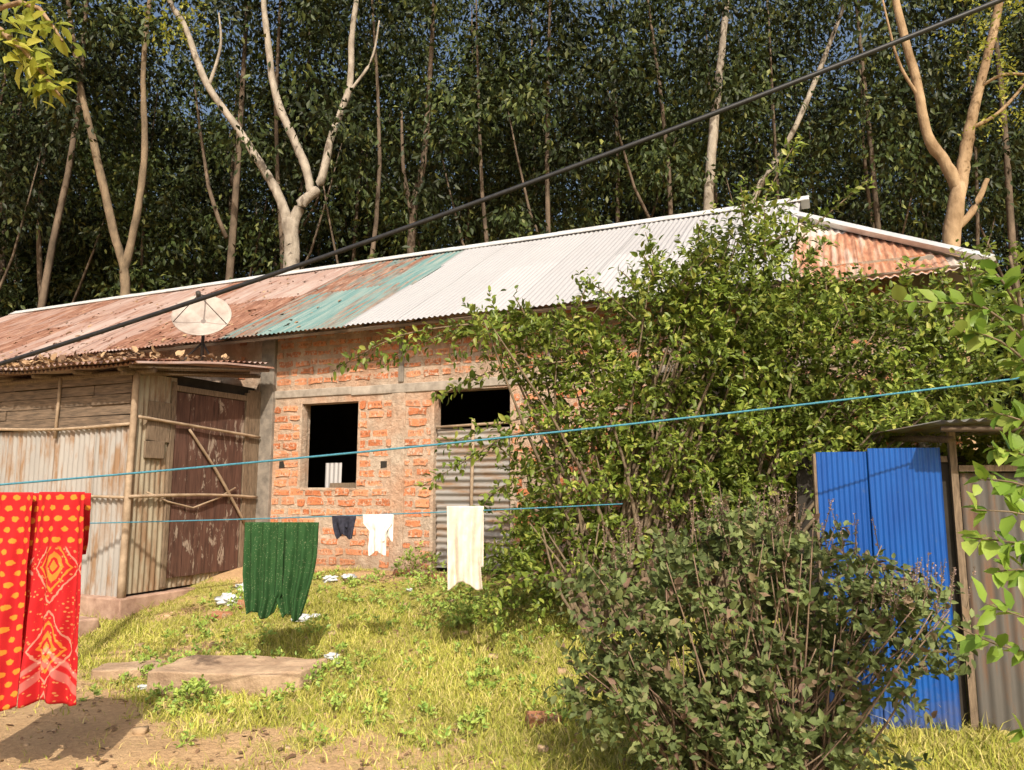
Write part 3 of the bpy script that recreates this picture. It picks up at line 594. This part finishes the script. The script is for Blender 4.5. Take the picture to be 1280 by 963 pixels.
for k in range(7): mb.tube([(.72+random.uniform(-.1,.1),6.5,.2),(.6+random.uniform(-.2,.2),6.4,.7),(.5+random.uniform(-.4,.4),6.45,1.3)],[.02,.006],6,4)
mb.obj('stems',M_twig,bush,True)
bas=empty('basil_bush')
BB=[(.70,1.0,.36,.26),(1.14,1.10,.38,.26),(1.62,1.08,.32,.24),(.92,.58,.48,.30),(1.4,.58,.42,.34),(1.90,.74,.32,.26),(2.08,.92,.20,.14),(.50,.56,.18,.24),(1.4,.22,.60,.20),(1.26,1.30,.22,.12),(1.0,.30,.40,.2)]
P,D,L=sprigs(volpts(BB,4.1,.33,860),.24,.076,9,.9,.2,.9)
mb=MB()
for i in range(140):
    a=random.choice(BB); t=Vector((a[0]+random.uniform(-1.05,1.05)*a[2],4.1+random.uniform(-.35,.3),a[1]+a[3]*random.uniform(.3,1.1))); b=Vector((1.25+random.uniform(-.35,.35),4.1+random.uniform(-.12,.12),0))
    mid=b.lerp(t,.5)+Vector((random.uniform(-.06,.06),0,-.06)); mb.tube([b,mid,t],[.009,.0025],5,3)
mb.obj('stems',plain('basil_stem',(.12,.075,.055),(.28,.20,.14),12,.9,.3),bas,True)
add('leaves',leaf_mesh('leaves',P,D,L,.58,.15,.5),bas,[M_basil])
Ps=[];Ds=[];Ls=[]; mb=MB()
for i in range(130):
    a=random.choice(BB[:3]+BB[5:7]+BB[9:10]); b=np.array([a[0]+random.uniform(-1,1)*a[2],4.1+random.uniform(-.33,.2),a[1]+a[3]*random.uniform(.6,1.1)]); d=np.array([random.uniform(-.3,.3),random.uniform(-.3,.1),1]); l=random.uniform(.12,.22)
    t=b+d*l; mb.tube([tuple(b),tuple(t)],[.003,.0015],4)
    q=along([b,t],28,.013,1.0,.002); Ps.append(q[0]);Ds.append(q[1]);Ls.append(q[2])
mb.obj('spike_stalks',M_twig,bas); add('flower_spikes',leaf_mesh_s('flower_spikes',np.concatenate(Ps),np.concatenate(Ds),np.concatenate(Ls),.8),bas,[leafmat('basil_flower',[(0,(.14,.09,.08)),(1,(.34,.24,.20))],0,.8,None,.8)])
sap=empty('young_sapling'); mb=MB()
st=[[(2.35,2.9,0),(2.2,2.88,.8),(2.1,2.85,1.5),(2.0,2.85,2.1),(1.95,2.85,2.5)]]
br=[[(2.2,2.85,.9),(1.9,2.8,1.0),(1.72,2.78,1.05),(1.56,2.75,1.12)],[(2.15,2.85,1.2),(1.9,2.8,1.3),(1.75,2.78,1.30)],[(2.12,2.85,1.4),(1.9,2.8,1.50),(1.7,2.8,1.52)],[(2.05,2.85,1.65),(1.9,2.8,1.72),(1.76,2.78,1.75)],
    [(1.98,2.85,2.15),(1.8,2.8,2.28),(1.6,2.8,2.30),(1.42,2.8,2.31)],[(1.96,2.85,2.3),(1.85,2.8,2.42),(1.78,2.8,2.40)],[(2.0,2.85,2.05),(1.85,2.8,2.15),(1.7,2.8,2.2)],[(2.2,2.88,.7),(1.95,2.8,.72),(1.8,2.8,.75)],[(2.12,2.85,1.3),(1.95,2.7,1.2),(1.85,2.7,1.08)],
    [(2.15,2.85,1.1),(1.9,2.75,1.12),(1.66,2.72,1.2)],[(2.1,2.85,1.55),(1.85,2.8,1.62),(1.72,2.8,1.63)],[(2.1,2.85,1.35),(1.85,2.8,1.40),(1.66,2.8,1.42)],[(2.05,2.85,1.8),(1.9,2.8,1.85),(1.8,2.8,1.88)]]
T=None
for s in st: mb.tube(s,[.016,.006],6,4)
for s in br:
    mb.tube(s,[.006,.002],5,3); q=along(s,26,.092,1.0,.006); T=q if T is None else cat(T,q)
T=cat(T,along(st[0][2:],26,.1,1.0,.01))
mb.obj('stems',M_twig,sap,True); add('leaves',leaf_mesh('leaves',*T,.6,.15,.7),sap,[M_sap])
nt=empty('roadside_tree'); mb=MB()
mb.tube([(-3.75,4.35,-.1),(-3.7,4.3,1.5),(-3.6,4.1,3.0),(-3.5,3.9,4.6)],[.11,.10,.08,.05],9,4)
lim=[[(-3.6,4.15,3.0),(-2.9,3.5,3.7),(-2.2,3.1,3.75),(-1.93,3.0,3.5)],[(-3.58,4.1,3.3),(-2.7,3.3,4.1),(-2.0,3.0,3.95),(-1.75,3.0,3.85)],[(-2.7,3.3,3.7),(-2.2,3.0,3.55),(-1.92,3.0,3.25)],[(-3.5,3.9,4.4),(-3.0,3.6,5.0),(-2.6,3.4,5.2)]]
T=None
for s in lim:
    mb.tube(s,[.025,.005],6,3); q=along(s[1:],70,.10,1.0,.04); T=q if T is None else cat(T,q)
mb.obj('trunk_and_limbs',M_bark_warm,nt,True); add('leaves',leaf_mesh('leaves',*T,.5,.2,.5),nt,[M_yel])
# ------------------------------------------------------------ trees behind house
def tree(name,tubes,mat,leafvols=None,lm=None,leaf=.14,L=.6):
    e=empty(name); mb=MB()
    for pts,r in tubes: mb.tube(pts,r,10,6,.07)
    mb.obj('trunk_and_limbs',mat,e,True)
    if leafvols:
        P,D,Ln=sprigs(leafvols,L,leaf,12,.0,.1,.9); add('leaves',leaf_mesh_s('leaves',P,D,Ln,.45),e,[lm])
    return e
tree('pale_forked_tree',[
 ([(-5.95,19.5,0),(-5.9,19.5,4),(-5.89,19.5,7.54),(-6.0,19.5,8.77)],[.27,.24,.21,.20]),
 ([(-6.0,19.5,8.6),(-6.3,19.5,9.4),(-6.65,19.5,10.01),(-7.47,19.4,11.29),(-8.37,19.3,12.58),(-9.06,19.3,14.25),(-9.58,19.2,15.23),(-10.2,19,18)],[.15,.13,.12,.10,.09,.08,.07,.04]),
 ([(-5.95,19.5,8.5),(-5.7,19.5,9.2),(-5.22,19.5,9.78),(-4.94,19.5,11.16),(-4.5,19.5,12.58),(-4.48,19.5,14.0),(-4.37,19.5,15.23),(-4.1,19.5,18)],[.17,.15,.12,.10,.09,.08,.07,.04]),
 ([(-5.45,19.5,9.5),(-5.6,19.5,10.2),(-5.92,19.5,10.93),(-6.53,19.5,12.34),(-6.82,19.5,14.0),(-6.99,19.5,15.23),(-7.2,19.5,18)],[.12,.12,.12,.10,.09,.08,.04]),
 ([(-8.3,19.3,12.5),(-8.0,19.2,13.6),(-8.1,19.2,14.6)],[.05,.035,.02]),([(-4.6,19.5,12.3),(-3.9,19.4,13.3),(-3.7,19.4,14.5)],[.05,.035,.02])],
 M_bark_pale,[((-9.3,19,16.5),(1.4,1.2,1.0),60),((-4.3,19.2,17),(1.5,1.2,1.2),60),((-9.2,18.8,14.2),(.8,.5,.6),30)],M_yel,.17,.9)
tree('bare_limbed_tree',[
 ([(7.95,13,0),(7.85,13,3),(7.82,13,5.56),(8.11,13,7.05)],[.21,.19,.16,.13]),
 ([(8.08,13,6.9),(7.85,13,7.5),(7.6,13,7.97),(7.46,13,9.07),(7.2,13,10.67),(7.0,13,13)],[.11,.10,.09,.08,.065,.04]),
 ([(8.1,13,6.9),(8.25,13,7.6),(8.43,13,8.28),(8.77,13,9.38),(9.15,13,10.67),(9.6,13,13)],[.12,.11,.09,.08,.07,.04]),
 ([(7.9,13,6.15),(8.25,12.95,6.5),(8.55,12.9,7.1)],[.07,.065,.04]),
 ([(8.35,13,8.1),(8.9,12.9,8.4),(9.6,12.8,9.2)],[.04,.03,.02]),([(8.6,13,8.9),(8.9,12.7,9.0),(9.5,12.6,8.9)],[.03,.025,.015]),([(7.5,13,8.7),(7.1,12.9,9.4),(6.9,12.9,10.6)],[.035,.025,.015])],
 M_bark_warm,[((8.55,12.5,9.5),(.55,.4,.3),26),((8.75,12.4,8.3),(.45,.4,.25),18),((8.7,12.4,10.3),(.5,.4,.3),18),((7.2,13,12.5),(1.4,1,1),50)],M_yel,.12,.7)
tree('slender_tree',[([(5.2,20,0),(5.35,20,5),(5.44,20,9.29),(5.77,20,12.36),(6.19,20,15.56),(6.4,20,19)],[.17,.16,.14,.12,.09,.05])],M_bark_pale)
tree('slender_tree',[([(6.2,21,0),(6.3,21,5),(6.9,21,9.5),(8.4,21,12.2),(10.1,21,16.2),(11,21,19)],[.12,.11,.10,.08,.06,.03])],M_bark_pale)
tree('slender_tree',[([(-10.4,20,0),(-10.5,20,5),(-10.6,20,7.3),(-11.0,20,8.6),(-11.66,20,10.9),(-12.3,20,13.1),(-12.9,20,16)],[.15,.14,.12,.11,.10,.08,.05]),([(-10.65,20,7.4),(-10.4,20,9),(-10.3,20,11),(-10.5,20,13.5),(-10.4,20,17)],[.11,.10,.09,.07,.04])],plain('bark_brown',(.08,.06,.04),(.27,.20,.13),3.5,.95,.9,0,(1,1,.5),.05))
tree('slender_tree',[([(-2.8,20.5,0),(-2.85,20.5,6),(-2.8,20.5,9.4),(-2.5,20.5,11.2),(-2.3,20.5,16)],[.13,.12,.11,.09,.05]),([(-2.82,20.5,9.2),(-3.1,20.5,10.6),(-3.2,20.5,12.4)],[.07,.06,.03])],M_bark)
# forest mass
fo=empty('forest')
crowns=[]
for q in range(6):
    Ps=[];Ds=[];Ls=[]
    for c in range(22):
        ctr=rng.normal(size=3)*np.array([1.4,1.4,1.75]); k=int(rng.integers(80,170)); r=rng.uniform(.28,.62)
        pts=ctr+rng.normal(size=(k,3))*np.array([r,r,r*.75]); d=rng.normal(size=(k,3))*.6+(pts-ctr)*.8; d[:,2]-=.75
        Ps.append(pts);Ds.append(d);Ls.append(rng.uniform(.15,.29,k))
    crowns.append((np.concatenate(Ps),np.concatenate(Ds),np.concatenate(Ls)))
acc={False:[],True:[]}
def put(x,y,z,s,deep=False):
    P,D,L=random.choice(crowns); a=random.uniform(0,6.28); R=np.array([[math.cos(a),-math.sin(a),0],[math.sin(a),math.cos(a),0],[0,0,1]])
    if deep: P,D,L=P[::2],D[::2],L[::2]
    sc=s*np.array([random.uniform(.85,1.2),random.uniform(.85,1.2),random.uniform(.85,1.15)])
    acc[deep].append(((P@R.T)*sc+np.array([x,y,z]),D@R.T,L*(1.0 if not deep else 2.2)))
tr=MB()
y=21.0
while y<46:
    half=y*.72+4; x=-half+random.uniform(0,2)
    while x<half:
        X=x+random.uniform(-.6,.6); Yy=y+random.uniform(-.8,.8); z0=float(H(X,Yy)); lx=random.uniform(-.9,.9); hgt=random.uniform(15,21)
        r=random.uniform(.06,.13)
        tr.tube([(X,Yy,z0-.3),(X+lx*.2+random.uniform(-.25,.25),Yy,z0+hgt*.3),(X+lx*.6+random.uniform(-.4,.4),Yy,z0+hgt*.6),(X+lx,Yy,z0+hgt)],[r*1.15,r,r*.75,r*.3],6,3)
        if random.random()<.7:
            hb=hgt*random.uniform(.3,.5); sx=random.choice((-1,1))*random.uniform(1,2.2); f=hb/hgt
            tr.tube([(X+lx*f,Yy,z0+hb),(X+lx*f+sx*.5,Yy,z0+hb+1.6),(X+lx*f+sx,Yy,z0+hb+5)],[r*.6,r*.5,r*.2],5,2)
        put(X+lx,Yy,z0+hgt-1,random.uniform(.95,1.25))
        if random.random()<.85: put(X+lx*.7+random.uniform(-1.2,1.2),Yy+random.uniform(-1,1),z0+hgt*random.uniform(.58,.75),random.uniform(.7,1.05))
        if random.random()<.15: put(X+random.uniform(-1.5,1.5),Yy,z0+hgt*random.uniform(.42,.52),random.uniform(.4,.7))
        x+=random.uniform(2.3,3.5)
    y+=4.2
tr.obj('trunks',M_bark,fo,True)
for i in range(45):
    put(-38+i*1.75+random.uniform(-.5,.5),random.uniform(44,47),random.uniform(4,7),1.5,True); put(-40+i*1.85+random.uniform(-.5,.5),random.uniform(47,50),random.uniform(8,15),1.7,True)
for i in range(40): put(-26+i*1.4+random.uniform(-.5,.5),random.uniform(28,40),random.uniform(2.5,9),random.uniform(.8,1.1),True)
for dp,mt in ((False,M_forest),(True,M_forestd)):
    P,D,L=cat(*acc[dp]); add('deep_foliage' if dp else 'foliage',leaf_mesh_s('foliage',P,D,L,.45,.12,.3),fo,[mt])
# ------------------------------------------------------------ light, world, camera
el=math.radians(42); azx,azy=.15,-.989
sd_=Vector((azx*math.cos(el),azy*math.cos(el),math.sin(el))).normalized()
L_=bpy.data.lights.new('sun','SUN'); L_.energy=5.0; L_.angle=math.radians(.5); L_.color=(1,.91,.76)
so=bpy.data.objects.new('sun',L_); COL.objects.link(so); so.rotation_euler=sd_.to_track_quat('Z','Y').to_euler(); so.location=(5,-10,20)
w=bpy.data.worlds.new('World'); scn.world=w; w.use_nodes=True; nt_=w.node_tree
sk=nt_.nodes.new('ShaderNodeTexSky'); sk.sky_type='NISHITA'; sk.sun_disc=False; sk.sun_elevation=el; sk.sun_rotation=math.atan2(azx,azy); sk.dust_density=7; sk.air_density=1.2
nt_.links.new(sk.outputs[0],nt_.nodes['Background'].inputs[0]); nt_.nodes['Background'].inputs[1].default_value=.15
scn.view_settings.view_transform='Standard'; scn.view_settings.look='None'; scn.view_settings.exposure=0
cam=bpy.data.cameras.new('camera'); co=bpy.data.objects.new('camera',cam); COL.objects.link(co); co.location=(0,0,1.6); co.rotation_euler=(math.radians(97.78),0,0)
cam.lens=26.44; cam.sensor_width=36; cam.clip_end=2000; scn.camera=co
